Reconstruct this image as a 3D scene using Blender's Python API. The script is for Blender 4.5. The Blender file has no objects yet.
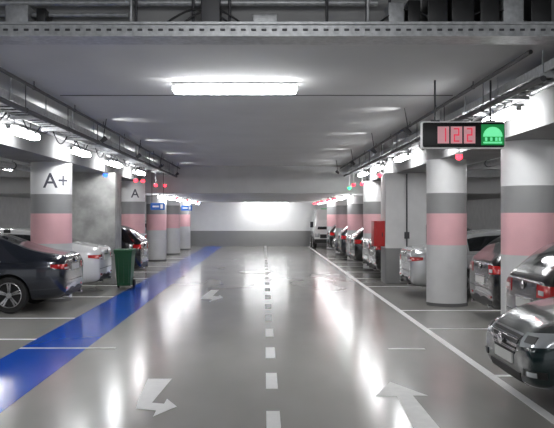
import bpy, bmesh, math, random
from mathutils import Vector, Matrix
from mathutils.bvhtree import BVHTree
random.seed(3)
S=bpy.context.scene
COL=S.collection
EYE=1.75
S.view_settings.view_transform='Standard'

# ---------------- materials ----------------
def newmat(name):
    m=bpy.data.materials.new(name); m.use_nodes=True
    nt=m.node_tree; return m,nt,nt.nodes['Principled BSDF']
def simple(name,col,rough=.5,metal=0,emit=None,es=0,coat=0,noise=0,nscale=6):
    m,nt,b=newmat(name)
    b.inputs['Base Color'].default_value=(*col,1)
    b.inputs['Roughness'].default_value=rough
    b.inputs['Metallic'].default_value=metal
    b.inputs['Coat Weight'].default_value=coat
    b.inputs['Coat Roughness'].default_value=.05
    if emit:
        b.inputs['Emission Color'].default_value=(*emit,1)
        b.inputs['Emission Strength'].default_value=es
    if noise:
        tc=nt.nodes.new('ShaderNodeTexCoord'); n=nt.nodes.new('ShaderNodeTexNoise')
        n.inputs['Scale'].default_value=nscale; n.inputs['Detail'].default_value=6
        r=nt.nodes.new('ShaderNodeValToRGB')
        r.color_ramp.elements[0].position=.3; r.color_ramp.elements[1].position=.7
        r.color_ramp.elements[0].color=(*[c*(1-noise) for c in col],1)
        r.color_ramp.elements[1].color=(*[min(1,c*(1+noise)) for c in col],1)
        nt.links.new(tc.outputs['Object'],n.inputs['Vector'])
        nt.links.new(n.outputs['Fac'],r.inputs['Fac']); nt.links.new(r.outputs['Color'],b.inputs['Base Color'])
    return m
def banded(name,bands,rough=.5,noise=.08):
    m,nt,b=newmat(name); b.inputs['Roughness'].default_value=rough
    g=nt.nodes.new('ShaderNodeNewGeometry'); sx=nt.nodes.new('ShaderNodeSeparateXYZ')
    nt.links.new(g.outputs['Position'],sx.inputs[0])
    mr=nt.nodes.new('ShaderNodeMath'); mr.operation='DIVIDE'; mr.inputs[1].default_value=4
    nt.links.new(sx.outputs['Z'],mr.inputs[0])
    r=nt.nodes.new('ShaderNodeValToRGB'); cr=r.color_ramp; cr.interpolation='CONSTANT'
    cr.elements[0].position=0; cr.elements[0].color=(*bands[0][1],1)
    cr.elements[1].position=bands[1][0]/4; cr.elements[1].color=(*bands[1][1],1)
    for z,c in bands[2:]:
        e=cr.elements.new(z/4); e.color=(*c,1)
    nt.links.new(mr.outputs[0],r.inputs['Fac'])
    n=nt.nodes.new('ShaderNodeTexNoise'); n.inputs['Scale'].default_value=3; n.inputs['Detail'].default_value=8
    nt.links.new(g.outputs['Position'],n.inputs['Vector'])
    mp=nt.nodes.new('ShaderNodeMapRange'); mp.inputs[1].default_value=.3; mp.inputs[2].default_value=.7
    mp.inputs[3].default_value=1-noise; mp.inputs[4].default_value=1+noise
    nt.links.new(n.outputs['Fac'],mp.inputs[0])
    v=nt.nodes.new('ShaderNodeVectorMath'); v.operation='SCALE'
    nt.links.new(r.outputs['Color'],v.inputs[0]); nt.links.new(mp.outputs[0],v.inputs['Scale'])
    nt.links.new(v.outputs[0],b.inputs['Base Color'])
    return m
def floor_mat(name,c0,c1,rlo,rhi,spec=.5):
    m,nt,b=newmat(name)
    g=nt.nodes.new('ShaderNodeNewGeometry')
    mapn=nt.nodes.new('ShaderNodeMapping'); mapn.inputs['Scale'].default_value=(1,.35,1)
    nt.links.new(g.outputs['Position'],mapn.inputs[0])
    n=nt.nodes.new('ShaderNodeTexNoise'); n.inputs['Scale'].default_value=1.1; n.inputs['Detail'].default_value=3; n.inputs['Roughness'].default_value=.45
    nt.links.new(mapn.outputs[0],n.inputs['Vector'])
    r=nt.nodes.new('ShaderNodeValToRGB'); r.color_ramp.elements[0].position=.15; r.color_ramp.elements[1].position=.85
    r.color_ramp.elements[0].color=(*c0,1); r.color_ramp.elements[1].color=(*c1,1)
    nt.links.new(n.outputs['Fac'],r.inputs['Fac']); nt.links.new(r.outputs['Color'],b.inputs['Base Color'])
    n2=nt.nodes.new('ShaderNodeTexNoise'); n2.inputs['Scale'].default_value=.5; n2.inputs['Detail'].default_value=1
    nt.links.new(g.outputs['Position'],n2.inputs['Vector'])
    mp=nt.nodes.new('ShaderNodeMapRange'); mp.inputs[1].default_value=.1; mp.inputs[2].default_value=.9
    mp.inputs[3].default_value=rlo; mp.inputs[4].default_value=rhi
    nt.links.new(n2.outputs['Fac'],mp.inputs[0]); nt.links.new(mp.outputs[0],b.inputs['Roughness'])
    b.inputs['Specular IOR Level'].default_value=spec
    return m

M_floor=floor_mat('floor_epoxy',(.31,.30,.28),(.43,.42,.395),.15,.20)
M_blue=floor_mat('blue_paint',(.004,.085,.55),(.006,.10,.65),.13,.17,.4)
M_white=simple('white_line_paint',(.88,.88,.87),.4,noise=.04,nscale=9)
M_faded=simple('faded_line_paint',(.68,.68,.66),.35,noise=.08,nscale=9)
M_ceil=simple('ceiling_paint',(.60,.60,.60),.85,noise=.05,nscale=.8)
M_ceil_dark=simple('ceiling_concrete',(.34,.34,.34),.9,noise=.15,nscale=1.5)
M_beam=simple('beam_paint',(.54,.54,.54),.8,noise=.05,nscale=2)
M_sidebeam_shade=simple('side_beam_shaded',(.24,.24,.24),.8,noise=.1,nscale=2)  # beam grey darkened, shade of the side beams put into the colour
M_wall=banded('wall_paint',[(0,(.28,.28,.28)),(.85,(.86,.86,.86))],.6,.02)
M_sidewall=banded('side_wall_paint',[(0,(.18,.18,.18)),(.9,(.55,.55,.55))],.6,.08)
M_col=banded('column_paint',[(0,(.12,.12,.12)),(.06,(.60,.60,.60)),(1.17,(.78,.45,.48)),(1.77,(.27,.27,.27)),(2.16,(.78,.78,.78))],.4,.05)
M_conc=simple('bare_concrete',(.34,.34,.33),.8,noise=.3,nscale=3)
M_panelwhite=banded('box_white',[(0,(.25,.25,.25)),(.9,(.72,.72,.72))],.5,.05)
M_galv=simple('galvanised_steel',(.45,.46,.47),.45,.5,noise=.2,nscale=20)
M_gdark=simple('dark_steel',(.08,.08,.085),.5,.5)
M_cable=simple('black_cable',(.03,.03,.032),.6)
M_cablegrey=simple('grey_cable',(.25,.25,.26),.6)
M_housing=simple('lamp_housing',(.6,.6,.6),.5)
LC_=(.98,.99,1)
M_lamp=simple('lamp_diffuser',(1,1,1),.4,emit=LC_,es=44)
M_lampside=simple('lamp_diffuser_side',(1,1,1),.4,emit=LC_,es=37)
M_lampfar=simple('lamp_diffuser_far',(1,1,1),.4,emit=LC_,es=34)
M_lampfill=simple('fill_lamp_diffuser',(1,1,1),.4,emit=LC_,es=11)  # only for the added fill tube near the fascia
M_red=simple('red_led',(.6,.02,.03),.4,emit=(1,.03,.05),es=6)
M_green=simple('green_led',(.02,.6,.1),.4,emit=(.03,1,.25),es=4)
M_bluel=simple('blue_led',(.02,.1,.6),.4,emit=(.03,.15,1),es=3)
M_black=simple('black_plastic',(.012,.012,.013),.35)
M_signw=simple('sign_white',(.85,.85,.85),.4,emit=(1,1,1),es=.1)
M_pink=simple('display_pink',(.75,.45,.48),.4,emit=(1,.45,.5),es=.3)
M_digit=simple('display_digit',(.7,.05,.1),.4,emit=(1,.05,.12),es=.5)
M_sgreen=simple('display_green',(.02,.35,.08),.4,emit=(.01,.6,.15),es=.2)
M_sgreen2=simple('display_green_bright',(.2,.9,.4),.4,emit=(.2,1,.45),es=.7)
M_bluesign=simple('sign_blue',(.03,.14,.5),.4,emit=(.03,.15,.7),es=.1)
M_fire=simple('cabinet_red',(.5,.02,.02),.4)
M_bin=simple('bin_green',(.012,.085,.03),.5)
M_text=simple('letter_paint',(.06,.06,.08),.5)
M_glass=simple('car_glass',(.012,.014,.016),.06,coat=.4)
M_trim=simple('car_black_trim',(.012,.012,.012),.5)
M_chrome=simple('chrome',(.75,.75,.76),.12,1)
M_tail=simple('tail_light',(.45,.008,.010),.12,coat=.6)
M_head=simple('head_light',(.6,.63,.65),.08,.5,coat=1)
M_plate=simple('licence_plate',(.6,.6,.58),.4)
M_tyre=simple('tyre_rubber',(.018,.018,.018),.75)
M_rim=simple('alloy_rim',(.5,.5,.51),.25,.9)
def paint(n,c,met=.3): return simple('paint_'+n,c,.22,met,coat=.8)
P_navy=paint('navy',(.018,.022,.032)); P_white=paint('white',(.75,.75,.75),0); P_black=paint('black',(.008,.008,.009))
P_green=paint('green',(.004,.018,.020)); P_silver=paint('silver',(.55,.56,.57),.4); P_grey=paint('grey',(.10,.10,.11),.5)

# ---------------- builder ----------------
class B:
    def __init__(s,mats): s.v=[];s.f=[];s.m=[];s.sm=[];s.mats=mats
    def add(s,verts,faces,mat=0,smooth=False):
        o=len(s.v); s.v+= [tuple(v) for v in verts]
        for f in faces: s.f.append([i+o for i in f]); s.m.append(mat); s.sm.append(smooth)
    def box(s,a,b,mat=0):
        x0,y0,z0=a;x1,y1,z1=b
        s.add([(x0,y0,z0),(x1,y0,z0),(x1,y1,z0),(x0,y1,z0),(x0,y0,z1),(x1,y0,z1),(x1,y1,z1),(x0,y1,z1)],
          [(0,3,2,1),(4,5,6,7),(0,1,5,4),(1,2,6,5),(2,3,7,6),(3,0,4,7)],mat)
    def bbox(s,a,b,r,mat=0):
        bm=bmesh.new(); bmesh.ops.create_cube(bm,size=1)
        for v in bm.verts:
            v.co=Vector([(a[i]+b[i])/2+v.co[i]*(b[i]-a[i]) for i in range(3)])
        bmesh.ops.bevel(bm,geom=bm.edges[:],offset=r,segments=3,affect='EDGES',profile=.5)
        bm.verts.index_update()
        s.add([v.co[:] for v in bm.verts],[[v.index for v in f.verts] for f in bm.faces],mat,True); bm.free()
    def tube(s,pts,r,mat=0,n=8,cap=True):
        pts=[Vector(p) for p in pts]; V=[];F=[]
        for i,p in enumerate(pts):
            d=(pts[min(i+1,len(pts)-1)]-pts[max(i-1,0)]).normalized()
            up=Vector((0,0,1)) if abs(d.z)<.9 else Vector((1,0,0))
            u=d.cross(up).normalized(); w=u.cross(d)
            rr=r[i] if isinstance(r,(list,tuple)) else r
            for k in range(n):
                a=2*math.pi*k/n; V.append(p+u*math.cos(a)*rr+w*math.sin(a)*rr)
        for i in range(len(pts)-1):
            for k in range(n):
                F.append((i*n+k,i*n+(k+1)%n,(i+1)*n+(k+1)%n,(i+1)*n+k))
        s.add(V,F,mat,True)
        if cap:
            s.add(V[:n],[list(range(n))[::-1]],mat); s.add(V[-n:],[list(range(n))],mat)
    def ell(s,c,r,mat=0,nu=12,nv=8):
        V=[];F=[]
        for j in range(nv+1):
            t=math.pi*j/nv
            for i in range(nu):
                a=2*math.pi*i/nu
                V.append((c[0]+r[0]*math.sin(t)*math.cos(a),c[1]+r[1]*math.sin(t)*math.sin(a),c[2]+r[2]*math.cos(t)))
        for j in range(nv):
            for i in range(nu): F.append((j*nu+i,(j+1)*nu+i,(j+1)*nu+(i+1)%nu,j*nu+(i+1)%nu))
        s.add(V,F,mat,True)
    def mesh(s,name):
        me=bpy.data.meshes.new(name); me.from_pydata(s.v,[],s.f)
        for m in s.mats: me.materials.append(m)
        me.polygons.foreach_set('material_index',s.m); me.polygons.foreach_set('use_smooth',s.sm)
        me.update()
        return me
    def obj(s,name,parent=None,loc=(0,0,0),recalc=False,origin=None):
        me=s.mesh(name)
        if origin is not None:
            me.transform(Matrix.Translation(-Vector(origin))); loc=origin
        o=bpy.data.objects.new(name,me); COL.objects.link(o); o.location=loc
        if parent: o.parent=parent
        return o
def boxobj(name,a,b,mat):
    x=B([mat]); x.box(a,b); return x.obj(name)

# ---------------- shell ----------------
CEIL=3.35
boxobj('floor',(-10,-5,-.15),(10,45.4,0),M_floor)
boxobj('wall_back',(-10,45.0,0),(10,45.3,2.46),M_wall)
boxobj('wall_left',(-10.2,-5,0),(-10,45,3.9),M_sidewall)
boxobj('wall_right',(10,-5,0),(10.2,45,3.9),M_sidewall)
c=B([M_ceil]); c.box((-10,7.4,CEIL),(10,26.2,CEIL+.2)); c.obj('ceiling')
c=B([M_beam]); c.box((-10,26.2,2.46),(10,26.6,3.55)); c.obj('ceiling_beam')
c=B([M_ceil]); c.box((-10,26.6,2.46),(10,45.3,2.66)); c.obj('ceiling_lowered')
c=B([M_ceil_dark]); c.box((-10,7.2,CEIL),(10,7.4,3.9)); c.box((-10,-5,3.9),(10,7.4,4.05)); c.obj('ceiling_raised')
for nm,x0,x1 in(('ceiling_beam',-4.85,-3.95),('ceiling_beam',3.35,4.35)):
    boxobj(nm,(x0,7.4,2.82),(x1,26.2,CEIL),M_sidebeam_shade)
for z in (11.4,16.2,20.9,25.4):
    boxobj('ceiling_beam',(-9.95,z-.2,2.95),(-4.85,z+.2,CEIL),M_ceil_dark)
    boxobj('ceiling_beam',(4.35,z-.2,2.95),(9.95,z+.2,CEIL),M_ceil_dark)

# ---------------- columns ----------------
def column(x,y,r,top):
    b=B([M_col]); n=40
    V=[];F=[]
    prof=[(r+.012,0),(r+.012,.06),(r,.065),(r,top)]
    for rr,z in prof:
        for k in range(n):
            a=2*math.pi*k/n; V.append((x+rr*math.cos(a),y+rr*math.sin(a),z))
    for j in range(3):
        for k in range(n): F.append((j*n+k,j*n+(k+1)%n,(j+1)*n+(k+1)%n,(j+1)*n+k))
    b.add(V,F,0,True); b.add(V[-n:],[list(range(n))],0)
    o=b.obj('concrete_column',origin=(x,y,0)); o.data.set_sharp_from_angle(angle=.8); return o
LC=[(-4.37,16.45),(-4.2,25.45)]
RC=[(3.91,11.75),(3.56,15.6),(3.58,25.5)]
for x,y in LC+RC: cc=column(x,y,.415 if y!=15.6 else .385,2.82)
column(-4.37,10.9-3.2,.41,2.82)
for y in (30.5,35.5,40.5):
    column(-4.1,y,.38,2.46); column(3.56,y,.38,2.46)
b=B([M_conc]); b.bbox((-4.86,20.1,0),(-3.74,21.0,2.82),.02); b.obj('concrete_pier')
b=B([M_panelwhite,M_gdark]); b.bbox((3.08,20.3,0),(4.12,21.1,2.82),.02); 
b.tube([(3.62,20.28,2.8),(3.62,20.28,.5)],.018,1); b.box((3.56,20.24,1.15),(3.68,20.3,1.32),1); b.obj('service_pier')
b=B([M_fire,M_signw,M_black]); b.bbox((2.80,20.35,.95),(3.08,20.9,1.6),.015); b.box((2.84,20.34,1.0),(3.04,20.352,1.55),0); b.box((2.86,20.33,1.25),(2.98,20.345,1.4),0); b.box((3.0,20.33,1.2),(3.02,20.35,1.3),2)
b.obj('fire_hose_cabinet')

def coltext(txt,cx,cy,r,ang0,z,size,name):
    cu=bpy.data.curves.new(name,'FONT'); cu.body=txt; cu.size=size; cu.align_x='CENTER'; cu.extrude=0; cu.resolution_u=3; cu.offset=.004
    o=bpy.data.objects.new(name,cu); COL.objects.link(o)
    bpy.context.view_layer.update()
    me=bpy.data.meshes.new_from_object(o.evaluated_get(bpy.context.evaluated_depsgraph_get()))
    bpy.data.objects.remove(o)
    bm=bmesh.new(); bm.from_mesh(me)
    for i in range(14):
        xx=-.7+i*.1
        bmesh.ops.bisect_plane(bm,geom=bm.verts[:]+bm.edges[:]+bm.faces[:],plane_co=(xx,0,0),plane_no=(1,0,0))
    for v in bm.verts:
        a=ang0+v.co.x/r; v.co=Vector((cx+(r+.004)*math.cos(a),cy+(r+.004)*math.sin(a),z+v.co.y))
    bm.to_mesh(me); bm.free(); me.materials.clear(); me.materials.append(M_text)
    o=bpy.data.objects.new(name,me); COL.objects.link(o); return o
coltext('A+',-4.37,16.45,.415,-math.pi/2+.5,2.3,.42,'column_letter')
coltext('A',-4.2,25.45,.415,-math.pi/2+.4,2.3,.38,'column_letter')

# ---------------- floor markings ----------------
boxobj('blue_walkway',(-3.2,3.5,.001),(-2.33,44.6,.004),M_blue)
b=B([M_white])
for i in range(24):
    ys=4.61+i*1.72; b.box((.02,ys,.001),(.14,ys+.8,.004))
b.obj('lane_dashed_line')
boxobj('bay_edge_line',(2.42,4,.001),(2.52,44.6,.004),M_white)
b=B([M_white])
for y in (8.65,12.25,14.6,19.5,22,24.5,27.2,29.7,32.2): b.box((2.52,y,.001),(7.6,y+.09,.004))
b.obj('bay_divider_lines')
b=B([M_white])
for y in (11.2,13.5,17.05,19.8,22,24.5,27.2,29.7,32.2): b.box((-7.6,y,.001),(-3.2,y+.09,.004))
b.obj('bay_divider_lines')
def g(px,py):
    Z=1400/(py-215); return ((px-264)*Z/800,Z)
def poly(name,pts,mat):
    v=[g(*p) for p in pts]; bm=bmesh.new()
    vs=[bm.verts.new((x,y,.004)) for x,y in v]; f=bm.faces.new(vs); bmesh.ops.recalc_face_normals(bm,faces=[f])
    if f.normal.z<0: f.normal_flip()
    bmesh.ops.triangulate(bm,faces=[f])
    me=bpy.data.meshes.new(name); bm.to_mesh(me); bm.free(); me.materials.append(mat)
    o=bpy.data.objects.new(name,me); COL.objects.link(o)
poly('floor_arrow',[(148,379),(172,379),(152,403),(164,404),(167,399),(177,407),(153,417),(156,411),(136,409),(138,401)],M_white)
poly('floor_arrow',[(211,290),(219,290),(213,296),(218,296.5),(220,295),(223,298),(209,302),(212,299.5),(201,299),(203,296)],M_white)
poly('floor_arrow',[(390,382),(428,396),(413,396),(446,436),(418,436),(397,396.5),(375,397)],M_faded)
b=B([M_faded]); b.box((-3.2,10.45,.004),(-1.95,10.53,.006)); b.box((1.62,10.4,.001),(2.1,10.5,.004)); b.obj('floor_cross_strips')  # thin pale strips across the walkway and the lane

# ---------------- lamps ----------------
def lamp(x,y,z,L=1.35,along='Y',w=.13,mat=M_lamp,drop=CEIL,fix=None):
    b=B([M_housing,mat,M_gdark])
    h=L/2
    def P(a,bb,c_): return (x+bb,y+a,c_) if along=='Y' else (x+a,y+bb,c_)
    def bx(a0,b0,z0,a1,b1,z1,m,r):
        p=P(a0,b0,z0);q=P(a1,b1,z1); lo=[min(p[i],q[i]) for i in range(3)];hi=[max(p[i],q[i]) for i in range(3)]
        b.bbox(lo,hi,r,m)
    bx(-h,-w*.40,z+.05,h,w*.40,z+.08,0,.01)
    bx(-h+.01,-w/2,z-.04,h-.01,w/2,z+.05,1,.035)
    bx(-h-.015,-w*.22,z+.0,-h+.02,w*.22,z+.06,0,.008); bx(h-.02,-w*.22,z+.0,h+.015,w*.22,z+.06,0,.008)
    if drop-z>.12:
        for a in(-h*.6,h*.6): b.tube([P(a,0,z+.08),P(a,0,drop)],.008,2,6)
    if fix:  # invented spotlight body and stem to carry the added ceiling glow
        fx_,fy_,fz_,dx_,dy_=fix
        p=Vector((fx_,fy_,fz_)); d=Vector((dx_,dy_,.28)).normalized()
        b.tube([p-d*.12,p-d*.01],[.03,.045],2,12); b.tube([p-d*.08,(fx_,fy_,CEIL-.002)],.007,2,6)
    o=b.obj('fluorescent_lamp',origin=(x,y,z))
    if fix:
        l=bpy.data.lights.new('added_uplight','SPOT'); l.energy=9; l.spot_size=math.radians(78); l.spot_blend=.9; l.shadow_soft_size=.03  # added spot, throws a soft glow patch onto the ceiling
        so=bpy.data.objects.new('added_uplight',l); COL.objects.link(so); so.location=p-Vector((x,y,z)); so.rotation_euler=d.to_track_quat('-Z','Y').to_euler(); so.parent=o
    return o
lamp(-.35,9.65,3.25,1.5,'X',.15)
for y in (8.2,12.0,15.7,19.3,23.2):
    lamp(-3.62,y,2.97,1.35,'Y',.17,M_lampside,fix=(-2.62,y+1.3,3.04,.3,.12) if y>10 else None)
for y in (10.25,13.9,17.6,21.6,24.6):
    lamp(3.05,y,3.0,1.35,'Y',.17,M_lampside,fix=(2.1,y+1.7,3.04,-.3,.12) if y<23 else None)
for y in (27.8,30.6,33.4,36.4,39.6,42.8):
    lamp(-3.55,y,2.37,1.3,'Y',.12,M_lampfar,2.46); lamp(2.95,y,2.37,1.3,'Y',.12,M_lampfar,2.46)
lamp(.1,44.1,2.37,2.4,'X',.12,M_lampfar,2.46)  # added lamp, brightens the middle of the back wall
lamp(-1.6,2.2,3.5,1.5,'Y',.14,M_lamp,3.9); lamp(1.6,2.2,3.5,1.5,'Y',.14,M_lamp,3.9); lamp(0,-2.5,3.5,1.5,'X',.14,M_lamp,3.9)  # added unseen tubes, fill light from above and behind the camera
lamp(0,5.0,3.72,1.5,'X',.14,M_lampfill,3.9)  # added unseen dim tube, lights the fascia of the raised ceiling
for y in (13.6,18.5,23): lamp(-7.5,y,3.1,1.4,'Y')  # added tubes, fill light for the left bays
for y in (9.5,13.6,18.5,23): lamp(7.2,y,3.1,1.4,'Y')  # added tubes, fill light for the right bays

def led(x,y,z,mat,top=CEIL):
    b=B([M_housing,mat]); b.tube([(x,y,z+.05),(x,y,top)],.012,0,6); b.tube([(x,y,z+.07),(x,y,z+.03)],.06,0,12); b.ell((x,y,z),(.055,.055,.05),1)
    b.obj('bay_indicator_light',origin=(x,y,z))
for x,y,z,m in((-3.45,17.4,2.62,M_bluel),(-3.3,20.6,2.64,M_red),(-3.3,21.8,2.68,M_red),(-3.3,24.4,2.66,M_red),(-3.2,25.8,2.7,M_red),
    (2.95,12.1,2.63,M_red),(2.7,18.6,2.68,M_red),(2.75,22.4,2.62,M_red),(2.7,24.1,2.66,M_red),(2.7,25.3,2.6,M_green)):
    led(x,y,z,m)
for i,y in enumerate((28.4,29.6,31.2,32.2,34.2,35.4,37.4,38.6,40.8)):
    led(2.55,y,2.33,M_red,2.46)
    if i%3==0: led(-3.1,y,2.33,M_red,2.46)

# ---------------- cable trays & pipes ----------------
def tray(x0,x1,z,y0,y1):
    b=B([M_galv,M_cable,M_cablegrey,M_gdark])
    for x in(x0,x1): b.box((x-.012,y0,z),(x+.012,y1,z+.09),0)
    y=y0
    while y<y1-.1: b.box((x0,y,z),(x1,y+.04,z+.015),0); y+=.28
    y=y0+.3
    while y<y1:
        for x in(x0-.02,x1+.02): b.tube([(x,y,z-.05),(x,y,CEIL)],.009,0,6)
        b.box((x0-.06,y-.025,z-.045),(x1+.06,y+.025,z-.005),0); y+=1.5
    for k in range(8):
        xx=x0+.03+(x1-x0-.06)*k/7; pts=[]; y=y0
        while y<=y1: pts.append((xx+random.uniform(-.012,.012),y,z+.03+random.uniform(0,.025))); y+=.5
        b.tube(pts,random.choice([.012,.018,.022]),random.choice([1,1,2]),6)
    return b.obj('cable_tray')
tray(-3.35,-2.95,3.08,7.45,26.15)
tray(2.72,3.0,3.13,7.45,26.15)
def pipe(pts,r,mat,name='conduit_pipe'):
    b=B([mat,M_gdark]); b.tube(pts,r,0,12)
    p,q=Vector(pts[0]),Vector(pts[-1]); n=int((q-p).length/2)
    for i in range(1,n):
        c=p.lerp(q,i/n); d=(q-p).normalized()*.02; b.tube([c-d,c+d],r*1.25,1,12)
        b.tube([c,(c.x,c.y,CEIL)],.006,1,6)
    return b.obj(name)
pipe([(-3.75,7.5,3.2),(-3.75,26.1,3.2)],.045,M_galv)
pipe([(-2.75,7.5,3.27),(-2.75,26.1,3.27)],.02,M_gdark)
pipe([(-2.85,7.5,3.0),(-2.85,26.1,3.0)],.03,M_gdark)
pipe([(3.2,7.5,3.22),(3.2,26.1,3.22)],.04,M_galv)
pipe([(2.5,7.5,3.28),(2.5,26.1,3.28)],.022,M_gdark)
pipe([(2.62,7.5,3.03),(2.62,26.1,3.03)],.03,M_gdark)
pipe([(5.0,7.5,2.9),(5.0,26.1,2.9)],.07,M_galv,'ventilation_pipe')
pipe([(-5.6,7.5,2.85),(-5.6,26.1,2.85)],.07,M_galv,'ventilation_pipe')
b=B([M_gdark]); b.tube([(-2.7,10.6,3.335),(2.5,10.6,3.335)],.006,0,6)
b.obj('ceiling_conduit')
b=B([M_cable])
for k in range(9):
    y=9.5+k*1.6; x=-3.35
    pts=[(x,y+t*.9/8,3.08-.16*math.sin(math.pi*t/8)) for t in range(9)]; b.tube(pts,.011,0,6)
    pts=[(3.02,y+.5+t*.8/8,3.13-.14*math.sin(math.pi*t/8)) for t in range(9)]; b.tube(pts,.011,0,6)
b.obj('drooping_cables')
b=B([M_galv,M_gdark,M_cable])
b.box((-5,6.58,3.22),(5,6.60,3.33),0); b.box((-5,6.60,3.22),(5,6.9,3.235),0); b.box((-5,6.555,3.315),(5,6.6,3.335),0); b.box((-5,6.555,3.215),(5,6.6,3.228),0)
x=-4.95
while x<4.9: b.bbox((x,6.572,3.264),(x+.04,6.581,3.283),.004,1); x+=.085
for xx in(-3.6,-1.1,.86,3.1):
    b.tube([(xx,6.62,3.23),(xx,6.62,3.9)],.012,0,8); b.box((xx-.03,6.54,3.21),(xx+.03,6.62,3.24),0)
for k in range(5): b.tube([(-5,6.66+k*.04,3.27),(5,6.66+k*.04,3.27)],.018,2,6)
b.obj('cable_tray')
b=B([M_galv,M_black,M_gdark,M_signw])
for x0,x1,z0,z1,m in((-2.25,-2.05,3.42,3.58,0),(-1.98,-1.9,3.42,3.55,1),(-.55,-.38,3.36,3.75,2),(-.1,.12,3.42,3.5,0),(1.08,1.22,3.4,3.6,0),(1.25,1.36,3.4,3.62,1),(1.42,1.6,3.4,3.75,1),(1.63,1.83,3.4,3.72,1),(1.88,2.05,3.42,3.75,1),(2.08,2.26,3.42,3.75,0),(2.32,2.5,3.4,3.7,1)):
    b.bbox((x0,6.95,z0),(x1,7.19,z1),.01,m)
for x in(-1.16,-1.12,-.62,-.3,.55,.9,1.1,2.0): b.tube([(x,7.0,3.3),(x,7.0,3.88)],.013,2,8)
for k,(x0,x1) in enumerate(((-.85,-.3),(-.7,-.2),(1.0,1.5),(1.7,2.3))):
    b.tube([(x0+(x1-x0)*t/10,6.96,3.42+.12*math.sin(math.pi*t/10)) for t in range(11)],.01,1,6)
b.tube([(-5,7.05,3.62),(1.0,7.05,3.62)],.03,0,10); b.tube([(-5,7.08,3.52),(-1.2,7.08,3.52)],.02,0,10)
b.tube([(-5,7.12,3.40),(5,7.12,3.40)],.035,1,10)
b.obj('electrical_junction_boxes')

# ---------------- hanging sign ----------------
root=bpy.data.objects.new('parking_guidance_sign',None); COL.objects.link(root); root.location=(2.36,9.5,2.695)
b=B([M_black,M_signw,M_pink,M_digit,M_sgreen,M_sgreen2])
b.bbox((-.5,-.045,-.16),(.5,.045,.165),.03,1); b.bbox((-.492,-.052,-.152),(.492,.02,.157),.03,0)
for k in range(3):
    x0=-.31+k*.155; b.box((x0,-.056,-.1),(x0+.135,-.05,.1),2)
    sx=x0+.035; w=.065
    on={0:'bc',1:'abged',2:'abged'}[k]
    segs={'a':(0,.065,w,.08),'g':(0,-.008,w,.008),'d':(0,-.08,w,-.065),'b':(w-.014,0,w,.08),'c':(w-.014,-.08,w,0),'f':(0,0,.014,.08),'e':(0,-.08,.014,0)}
    for s_ in on:
        a=segs[s_]; b.box((sx+a[0],-.060,a[1]),(sx+a[2],-.055,a[3]),3)
b.box((.205,-.056,-.12),(.475,-.05,.125),4)
arc=[(.34,-.06,-.02)];F=[]
n=20
for i in range(n+1):
    a=math.pi*i/n; arc.append((.34+.115*math.cos(a),-.06,-.02+.115*math.sin(a)))
for i in range(n): F.append((0,i+1,i+2))
b.add(arc,F,5)
for x in(.25,.31,.37,.41): b.box((x,-.061,-.07),(x+.025,-.057,-.03),5)
b.box((.23,-.061,-.1),(.45,-.057,-.08),5)
b.obj('sign_box',root)
b=B([M_gdark]); b.tube([(-.33,0,.16),(-.33,0,CEIL-2.695)],.012,0,8); b.tube([(.33,0,.16),(.33,0,CEIL-2.695)],.012,0,8)
b.box((-.38,-.03,.155),(-.28,.03,.18)); b.box((.28,-.03,.155),(.38,.03,.18)); b.obj('hanger_rods',root)

def hsign(x,y,z,w,h,mat,top):
    b=B([mat,M_signw,M_gdark]); b.bbox((x-w/2,y-.02,z-h/2),(x+w/2,y+.02,z+h/2),.008,0)
    b.box((x-w*.35,y-.024,z-h*.12),(x+w*.1,y-.02,z+h*.12),1); b.box((x+w*.2,y-.024,z-h*.3),(x+w*.38,y-.02,z+h*.3),1)
    for s in(-.4,.4): b.tube([(x+s*w,y,z+h/2),(x+s*w,y,top)],.01,2,6)
    b.obj('hanging_direction_sign',origin=(x,y,z))
hsign(-3.35,25.2,2.02,.45,.22,M_bluesign,CEIL); hsign(-3.0,31,2.02,.42,.2,M_bluesign,2.46)

# ---------------- wheelie bin ----------------
root=bpy.data.objects.new('wheelie_bin',None); COL.objects.link(root); root.location=(-3.3,19.0,.005)
b=B([M_bin,M_tyre])
V=[];F=[]
for z,w,d in((.08,.15,.19),(.12,.155,.2),(.82,.20,.27),(.86,.215,.285),(.89,.215,.285)):
    V+=[(-w,-d,z),(w,-d,z),(w,d,z),(-w,d,z)]
for j in range(4):
    for k in range(4): F.append((j*4+k,j*4+(k+1)%4,(j+1)*4+(k+1)%4,(j+1)*4+k))
F.append((3,2,1,0)); F.append((16,17,18,19)); b.add(V,F,0)
b.bbox((-.225,-.3,.885),(.225,.29,.94),.02,0); b.tube([(-.18,.33,.9),(.18,.33,.9)],.016,0,8); b.box((-.18,.27,.88),(-.15,.34,.92)); b.box((.15,.27,.88),(.18,.34,.92))
for s in(-.12,0,.12): b.box((s-.012,-.262,.15),(s+.012,-.2,.8))
b.obj('bin_body',root)
b=B([M_tyre]); 
for s in(-1,1): b.tube([(s*.16,.2,.1),(s*.21,.2,.1)],.1,0,16)
b.tube([(-.2,.2,.1),(.2,.2,.1)],.012); b.obj('bin_wheels',root)

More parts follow.
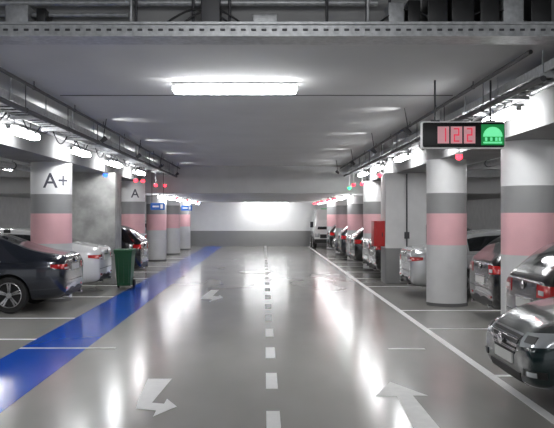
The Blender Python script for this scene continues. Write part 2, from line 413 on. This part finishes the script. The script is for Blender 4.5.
# ---------------- cars ----------------
CM=[P_navy,M_glass,M_trim,M_chrome,M_tail,M_head,M_plate]
def wheel_mesh():
    b=B([M_tyre,M_rim,M_trim]); R=.325; n=32
    prof=[(.225,-.10),(.30,-.105),(R-.008,-.09),(R,-.06),(R,.06),(R-.008,.09),(.30,.105),(.225,.10)]
    V=[];F=[]
    for r,y in prof:
        for k in range(n):
            a=2*math.pi*k/n; V.append((r*math.cos(a),y,r*math.sin(a)))
    for j in range(len(prof)-1):
        for k in range(n): F.append((j*n+k,(j+1)*n+k,(j+1)*n+(k+1)%n,j*n+(k+1)%n))
    b.add(V,F,0,True)
    for prof,m in(([(.228,.10),(.215,.106),(.205,.09),(.2,.02)],1),([(.2,.02),(.001,.02)],2),([(.228,-.1),(.001,-.1)],2)):
        V=[];F=[]
        for r,y in prof:
            for k in range(n):
                a=2*math.pi*k/n; V.append((r*math.cos(a),y,r*math.sin(a)))
        for j in range(len(prof)-1):
            for k in range(n): F.append((j*n+k,(j+1)*n+k,(j+1)*n+(k+1)%n,j*n+(k+1)%n))
        b.add(V,F,m,True)
    b.tube([(0,.02,0),(0,.092,0)],.05,1,16)
    for i in range(5):
        for da in(-.13,.13):
            a=2*math.pi*i/5+.3; p=Vector((math.cos(a),0,math.sin(a))); q=Vector((math.cos(a+da),0,math.sin(a+da)))
            t=Vector((-math.sin(a),0,math.cos(a)))*.017
            i0=p*.03; o0=q*.212
            b.add([i0-t+Vector((0,.085,0)),i0+t+Vector((0,.085,0)),o0+t*.9+Vector((0,.1,0)),o0-t*.9+Vector((0,.1,0)),
                   i0-t+Vector((0,.05,0)),i0+t+Vector((0,.05,0)),o0+t*.9+Vector((0,.06,0)),o0-t*.9+Vector((0,.06,0))],
                  [(0,1,2,3),(0,4,5,1),(1,5,6,2),(2,6,7,3),(3,7,4,0)],1)
    me=b.mesh('wheel'); bm=bmesh.new(); bm.from_mesh(me); bmesh.ops.recalc_face_normals(bm,faces=bm.faces[:]); bm.to_mesh(me); bm.free()
    me.set_sharp_from_angle(angle=.7); return me
WHEEL=wheel_mesh()

def car_mesh(name,st,side,screens,pillars,axles,kind):
    V=[];F=[];Mi=[]
    for (x,w,zb,be,ed,tp,wt) in st:
        d=be-zb
        h=[(0,zb),(.8*w,zb),(.965*w,zb+.17*d),(w,zb+.5*d),(.99*w,zb+.80*d),(.945*w,be),(wt,ed),(wt-.06,ed+.03),(wt*.5,tp),(0,tp+.012)]
        ring=[(y,z) for y,z in h]+[(-y,z) for y,z in h[-2:0:-1]]
        V+=[(x,y,z) for y,z in ring]
    n=18
    for i in range(len(st)-1):
        for k in range(n):
            F.append((i*n+k,(i+1)*n+k,(i+1)*n+(k+1)%n,i*n+(k+1)%n))
            seg=k if k<9 else 17-k
            m=0
            if seg==5 and i in side: m=1
            if seg==5 and i in pillars: m=2
            if seg in(7,8) and i in screens: m=1
            if seg==0: m=2
            Mi.append(m)
    F.append(list(range(n))); Mi.append(0); F.append([len(V)-n+k for k in range(n)][::-1]); Mi.append(0)
    me=bpy.data.meshes.new('tmp'); me.from_pydata(V,[],F)
    for m in CM: me.materials.append(m)
    me.polygons.foreach_set('material_index',Mi); me.update()
    bm=bmesh.new(); bm.from_mesh(me); bmesh.ops.recalc_face_normals(bm,faces=bm.faces[:])
    bm.to_mesh(me); bm.free()
    o=bpy.data.objects.new('tmp',me); COL.objects.link(o)
    ss=o.modifiers.new('s','SUBSURF'); ss.levels=3; ss.render_levels=3
    bpy.context.view_layer.update(); dg=bpy.context.evaluated_depsgraph_get()
    smooth=bpy.data.meshes.new_from_object(o.evaluated_get(dg))
    bm=bmesh.new(); bm.from_mesh(smooth); bvh=BVHTree.FromBMesh(bm); bm.free()
    cb=B(CM)
    for ax in axles:
        for s in(-1,1): cb.tube([(ax,s*.6,.33),(ax,s*1.2,.33)],.375,2,32)
    cme=cb.mesh('cut'); bm=bmesh.new(); bm.from_mesh(cme); bmesh.ops.remove_doubles(bm,verts=bm.verts[:],dist=1e-4); bmesh.ops.recalc_face_normals(bm,faces=bm.faces[:]); bm.to_mesh(cme); bm.free()
    co=bpy.data.objects.new('cut',cme); COL.objects.link(co)
    bo=o.modifiers.new('b','BOOLEAN'); bo.object=co; bo.operation='DIFFERENCE'; bo.solver='EXACT'
    bpy.context.view_layer.update(); dg=bpy.context.evaluated_depsgraph_get()
    body=bpy.data.meshes.new_from_object(o.evaluated_get(dg))
    bpy.data.objects.remove(o); bpy.data.objects.remove(co)
    D=B(CM)
    def patch(rays,nu,nv,mat,off=.008,depth=.03):
        P=[];N=[]
        for (o_,d_) in rays:
            h,nn,_,_=bvh.ray_cast(Vector(o_),Vector(d_).normalized())
            if h is None: return
            if nn.dot(Vector(d_))>0: nn=-nn
            P.append(h+nn*off);N.append(nn)
        Fq=[]
        for i in range(nu-1):
            for j in range(nv-1): Fq.append((i*nv+j,(i+1)*nv+j,(i+1)*nv+j+1,i*nv+j+1))
        D.add(P,Fq,mat,True)
        border=[i*nv for i in range(nu)]+[(nu-1)*nv+j for j in range(1,nv)]+[i*nv+nv-1 for i in range(nu-2,-1,-1)]+[j for j in range(nv-2,0,-1)]
        A=[P[i] for i in border]; Bk=[P[i]-N[i]*depth for i in border]; L=len(A)
        D.add(A+Bk,[(i,(i+1)%L,L+(i+1)%L,L+i) for i in range(L)],mat,False)
    def corner(end,s,ax,ay,a0,a1,zl,zh,mat,nu=10,nv=6,off=.008):
        R=[]
        for i in range(nu):
            t=i/(nu-1); a=math.radians(a0+(a1-a0)*t); d=Vector((end*math.cos(a),s*math.sin(a),0))
            for j in range(nv):
                z=zl(t)+(zh(t)-zl(t))*j/(nv-1); R.append((Vector((ax,ay*s,z))+d*3,-d))
        patch(R,nu,nv,mat,off)
    def flat(end,y0,y1,z0,z1,mat,nu=8,nv=4,off=.008,taper=0):
        R=[]
        for i in range(nu):
            y=y0+(y1-y0)*i/(nu-1)
            for j in range(nv):
                t=j/(nv-1); z=z0+(z1-z0)*t; yy=y*(1-taper*(1-t)); R.append(((end*4,yy,z),(-end,0,0)))
        patch(R,nu,nv,mat,off)
    def sidep(s,x0,x1,z0,z1,mat,nu=2,nv=8,off=.003,slope=0):
        R=[]
        for i in range(nu):
            x=x0+(x1-x0)*i/(nu-1)
            for j in range(nv):
                z=z0+(z1-z0)*j/(nv-1)+slope*i/(nu-1); R.append(((x,s*3,z),(0,-s,0)))
        patch(R,nu,nv,mat,off,.01)
    fx=st[-1][0]; rx=st[0][0]
    for s in(-1,1):
        if kind=='hatch':
            corner(-1,s,rx+.6,.35,12,52,lambda t:.79+.03*t,lambda t:.95-.02*t,4)
            corner(-1,s,rx+.6,.35,18,30,lambda t:.83,lambda t:.88,6,4,3,.014)
        else:
            corner(-1,s,rx+.6,.35,14,54,lambda t:.755+.05*t,lambda t:.875-.01*t,4)
            corner(-1,s,rx+.6,.35,18,34,lambda t:.785,lambda t:.815,6,5,3,.014)
        corner(1,s,fx-.7,.3,12,60,lambda t:.59+.06*t,lambda t:.71+.045*t,5,12,5)
        corner(1,s,fx-.7,.3,18,30,lambda t:.635,lambda t:.69,2,6,4,.014)
        corner(1,s,fx-.7,.3,20,40,lambda t:.36,lambda t:.42,2,6,4)
        corner(1,s,fx-.7,.3,26,34,lambda t:.37,lambda t:.41,5,5,4,.014)
        fd,bd,rd=(1.0,.03,-.95) if kind!='hatch' else (.95,-.05,-1.0)
        for x in(fd,bd,rd): sidep(s,x,x+.012,.34,.9,2)
        sidep(s,rd,fd,.335,.347,2,10,2)
        sidep(s,axles[0]+.42,axles[1]-.42,.26,.31,2,10,3,.006)
        for x in(bd+.10,rd+.12):
            h,nn,_,_=bvh.ray_cast(Vector((x+.08,s*3,.82)),Vector((0,-s,0)))
            if h: D.bbox((x,min(h.y-.01*s,h.y+.035*s),.808),(x+.17,max(h.y-.01*s,h.y+.035*s),.835),.008,0 if kind=='hatch' else 3)
        sidep(s,-1.25,.9,.912,.925,3,14,2,.006)
        D.bbox((.82,min(s*.88,s*1.06),.93),(.98,max(s*.88,s*1.06),1.06),.045,0)
        D.box((.86,min(s*.82,s*.92),.93),(.92,max(s*.82,s*.92),.96),2)
        D.box((.815,min(s*.91,s*1.04),.95),(.822,max(s*.91,s*1.04),1.04),1)
    flat(1,-.40,.40,.50,.68,2,10,5,.006,.25)
    flat(1,-.42,.42,.675,.69,3,10,2,.016)
    flat(1,-.40,.40,.575,.60,3,10,2,.018)
    for z in(.53,.545,.63,.645): flat(1,-.36,.36,z,z+.006,3,10,2,.014)
    flat(1,-.45,.45,.25,.36,2,10,4,.006)
    flat(1,-.26,.26,.41,.50,6,6,3,.014)
    D.ell((fx+.035,0,.60),(.02,.055,.055),3)
    zp=(.62,.73) if kind=='hatch' else (.74,.85)
    flat(-1,-.26,.26,zp[0],zp[1],6,6,3,.014)
    flat(-1,-.30,.30,zp[1]+.01,zp[1]+.03,3,8,2,.016)
    flat(-1,-.62,.62,.28,.38,2,12,4,.006)
    flat(-1,-.68,.68,.555,.567,2,12,2,.004)
    for s in(-1,1):
        flat(-1,s*.5,s*.62,.42,.45,4,3,2,.012)
        D.tube([(rx+.12,s*.48,.27),(rx-.01,s*.48,.27)],.035,3,12)
    D.ell((rx-.01,0,.93 if kind!='hatch' else .9),(.02,.05,.05),3)
    D.bbox((-1.15,-.012,st[5][5]-.02),(-1.02,.012,st[5][5]+.05),.006,2)
    dm=D.mesh('d')
    bm=bmesh.new(); bm.from_mesh(body)
    for f in bm.faces: f.smooth=True
    bm.from_mesh(dm)
    out=bpy.data.meshes.new(name); bm.to_mesh(out); bm.free()
    for m in CM: out.materials.append(m)
    out.set_sharp_from_angle(angle=.75)
    return out
sedan=[(-2.37,.72,.36,.84,.88,.90,.58),(-2.34,.79,.28,.93,.985,1.0,.62),(-2.2,.86,.22,.955,1.03,1.05,.64),(-1.72,.905,.19,.965,1.07,1.10,.63),
 (-1.12,.915,.19,.965,1.32,1.37,.56),(-.75,.915,.19,.96,1.38,1.43,.58),(0,.915,.19,.955,1.40,1.45,.60),(.07,.915,.19,.955,1.40,1.45,.60),(.5,.915,.19,.95,1.36,1.42,.59),
 (1.32,.905,.19,.92,.97,1.02,.70),(1.5,.90,.19,.89,.93,.97,.72),(1.95,.875,.20,.80,.85,.88,.68),(2.22,.81,.22,.70,.74,.765,.60),(2.34,.72,.26,.62,.65,.66,.52),(2.37,.64,.32,.56,.58,.59,.46)]
hatch=[(-2.12,.74,.34,.84,.90,.93,.62),(-2.09,.81,.26,.93,1.0,1.02,.66),(-2.0,.86,.21,.97,1.06,1.09,.66),(-1.72,.885,.19,.975,1.34,1.39,.58),
 (-1.45,.895,.19,.97,1.42,1.47,.58),(-.8,.90,.19,.965,1.45,1.50,.59),(-.08,.90,.19,.955,1.45,1.505,.60),(-.01,.90,.19,.955,1.45,1.505,.60),(.45,.90,.19,.95,1.40,1.465,.59),
 (1.2,.89,.19,.93,.99,1.04,.70),(1.38,.885,.19,.90,.95,.99,.71),(1.75,.86,.20,.82,.87,.90,.68),(2.0,.80,.22,.73,.77,.79,.60),(2.1,.72,.26,.64,.67,.68,.52),(2.13,.64,.32,.58,.60,.61,.46)]
SED=car_mesh('sedan_body',sedan,{4,5,7,8},{3,8},{6},(-1.40,1.42),'sedan')
HAT=car_mesh('hatch_body',hatch,{4,5,7,8},{2,8},{6},(-1.28,1.32),'hatch')
def car(kind,x,y,rot,mat,name='parked_car'):
    root=bpy.data.objects.new(name,None); COL.objects.link(root); root.location=(x,y,0); root.rotation_euler=(0,0,rot)
    me=SED if kind=='sedan' else HAT
    o=bpy.data.objects.new('car_body',me); COL.objects.link(o); o.parent=root
    o.material_slots[0].link='OBJECT'; o.material_slots[0].material=mat
    for ax in((-1.40,1.42) if kind=='sedan' else (-1.28,1.32)):
        for s in(-1,1):
            w=bpy.data.objects.new('wheel',WHEEL); COL.objects.link(w); w.parent=root; w.location=(ax,s*.785,.326)
            if s<0: w.rotation_euler=(0,0,math.pi)
def right(kind,tail,yc,mat,front=False):
    h=2.37 if kind=='sedan' else 2.12
    car(kind,tail+h,yc,math.pi if front else 0,mat,'sedan_car' if kind=='sedan' else 'hatchback_car')
def left(kind,tail,yc,mat,front=False):
    h=2.37 if kind=='sedan' else 2.12
    car(kind,tail-h,yc,0 if front else math.pi,mat,'sedan_car' if kind=='sedan' else 'hatchback_car')
left('sedan',-3.55,15.05,P_navy)
left('sedan',-3.62,18.4,P_white)
left('hatch',-3.4,22.9,P_black)
left('hatch',-4.7,33,P_grey); left('hatch',-4.7,38,P_white)
right('sedan',2.25,7.5,P_green,True)
right('hatch',3.16,9.75,P_black)
right('hatch',3.62,13.4,P_black)
right('sedan',3.07,17.5,P_silver)
right('hatch',3.0,22.3,P_black); right('sedan',3.05,24.2,P_silver)
right('hatch',2.95,26.9,P_black); right('sedan',3.0,28.8,P_white)
right('hatch',3.0,32,P_navy); right('hatch',2.95,33.9,P_grey,True); right('hatch',3.0,37.4,P_black)

root=bpy.data.objects.new('delivery_van',None); COL.objects.link(root); root.location=(3.5,42.4,0)
b=B([P_white,M_glass,M_trim,M_head,M_plate,M_sgreen])
V=[];F=[]
pr=[(-.9,.3),(-.93,.8),(-.9,1.15),(-.78,1.9),(-.7,2.05),(.7,2.05),(.78,1.9),(.9,1.15),(.93,.8),(.9,.3)]
for y,sc in((-1.0,.96),(-.6,1),(1.9,1)):
    for x,z in pr: 
        zz=z
        if y==-1.0 and z>1.2: zz=1.2+(z-1.2)*.35
        if y==-1.0 and z<=1.2: zz=z*.97
        V.append((x*sc,y,zz))
n=len(pr)
for j in range(2):
    for k in range(n): F.append((j*n+k,j*n+(k+1)%n,(j+1)*n+(k+1)%n,(j+1)*n+k))
F.append(list(range(n))[::-1]); F.append([2*n+k for k in range(n)]); b.add(V,F,0)
b.add([(-.72,-1.015,1.12),(.72,-1.015,1.12),(.66,-.64,1.92),(-.66,-.64,1.92),(-.74,-1.0,1.0),(.74,-1.0,1.0)],[(0,1,2,3),(4,5,1,0)],1)
b.box((-.6,-1.03,.55),(.6,-1.0,.75),2); b.box((-.9,-1.05,.3),(.9,-.95,.5),2)
for s in(-1,1): b.bbox((s*.75-.13,-1.03,.6),(s*.75+.13,-.98,.8),.02,3); b.bbox((s*1.0-.08,-.7,1.1),(s*1.0+.08,-.55,1.4),.02,2)
b.box((-.25,-1.06,.36),(.25,-1.04,.46),4); b.obj('van_body',root)
for ax in(-.4,1.3):
    for s in(-1,1):
        w=bpy.data.objects.new('wheel',WHEEL); COL.objects.link(w); w.parent=root; w.location=(s*.85,ax,.326); w.rotation_euler=(0,0,-math.pi/2*s)
b=B([M_sgreen,M_signw]); b.bbox((3.2,44.95,1.95),(3.6,45.0,2.12),.01,0); b.obj('exit_sign')

# ---------------- world & camera ----------------
w=bpy.data.worlds.new('World'); S.world=w; w.use_nodes=True
bg=w.node_tree.nodes['Background']; bg.inputs[0].default_value=(.92,.95,1,1); bg.inputs[1].default_value=.8
cd=bpy.data.cameras.new('camera'); cam=bpy.data.objects.new('camera',cd); COL.objects.link(cam)
cam.location=(0,0,EYE); cam.rotation_euler=(math.pi/2,0,0)
cd.sensor_width=36; cd.lens=800*36/554; cd.shift_x=13/554; cd.shift_y=1/554
S.camera=cam
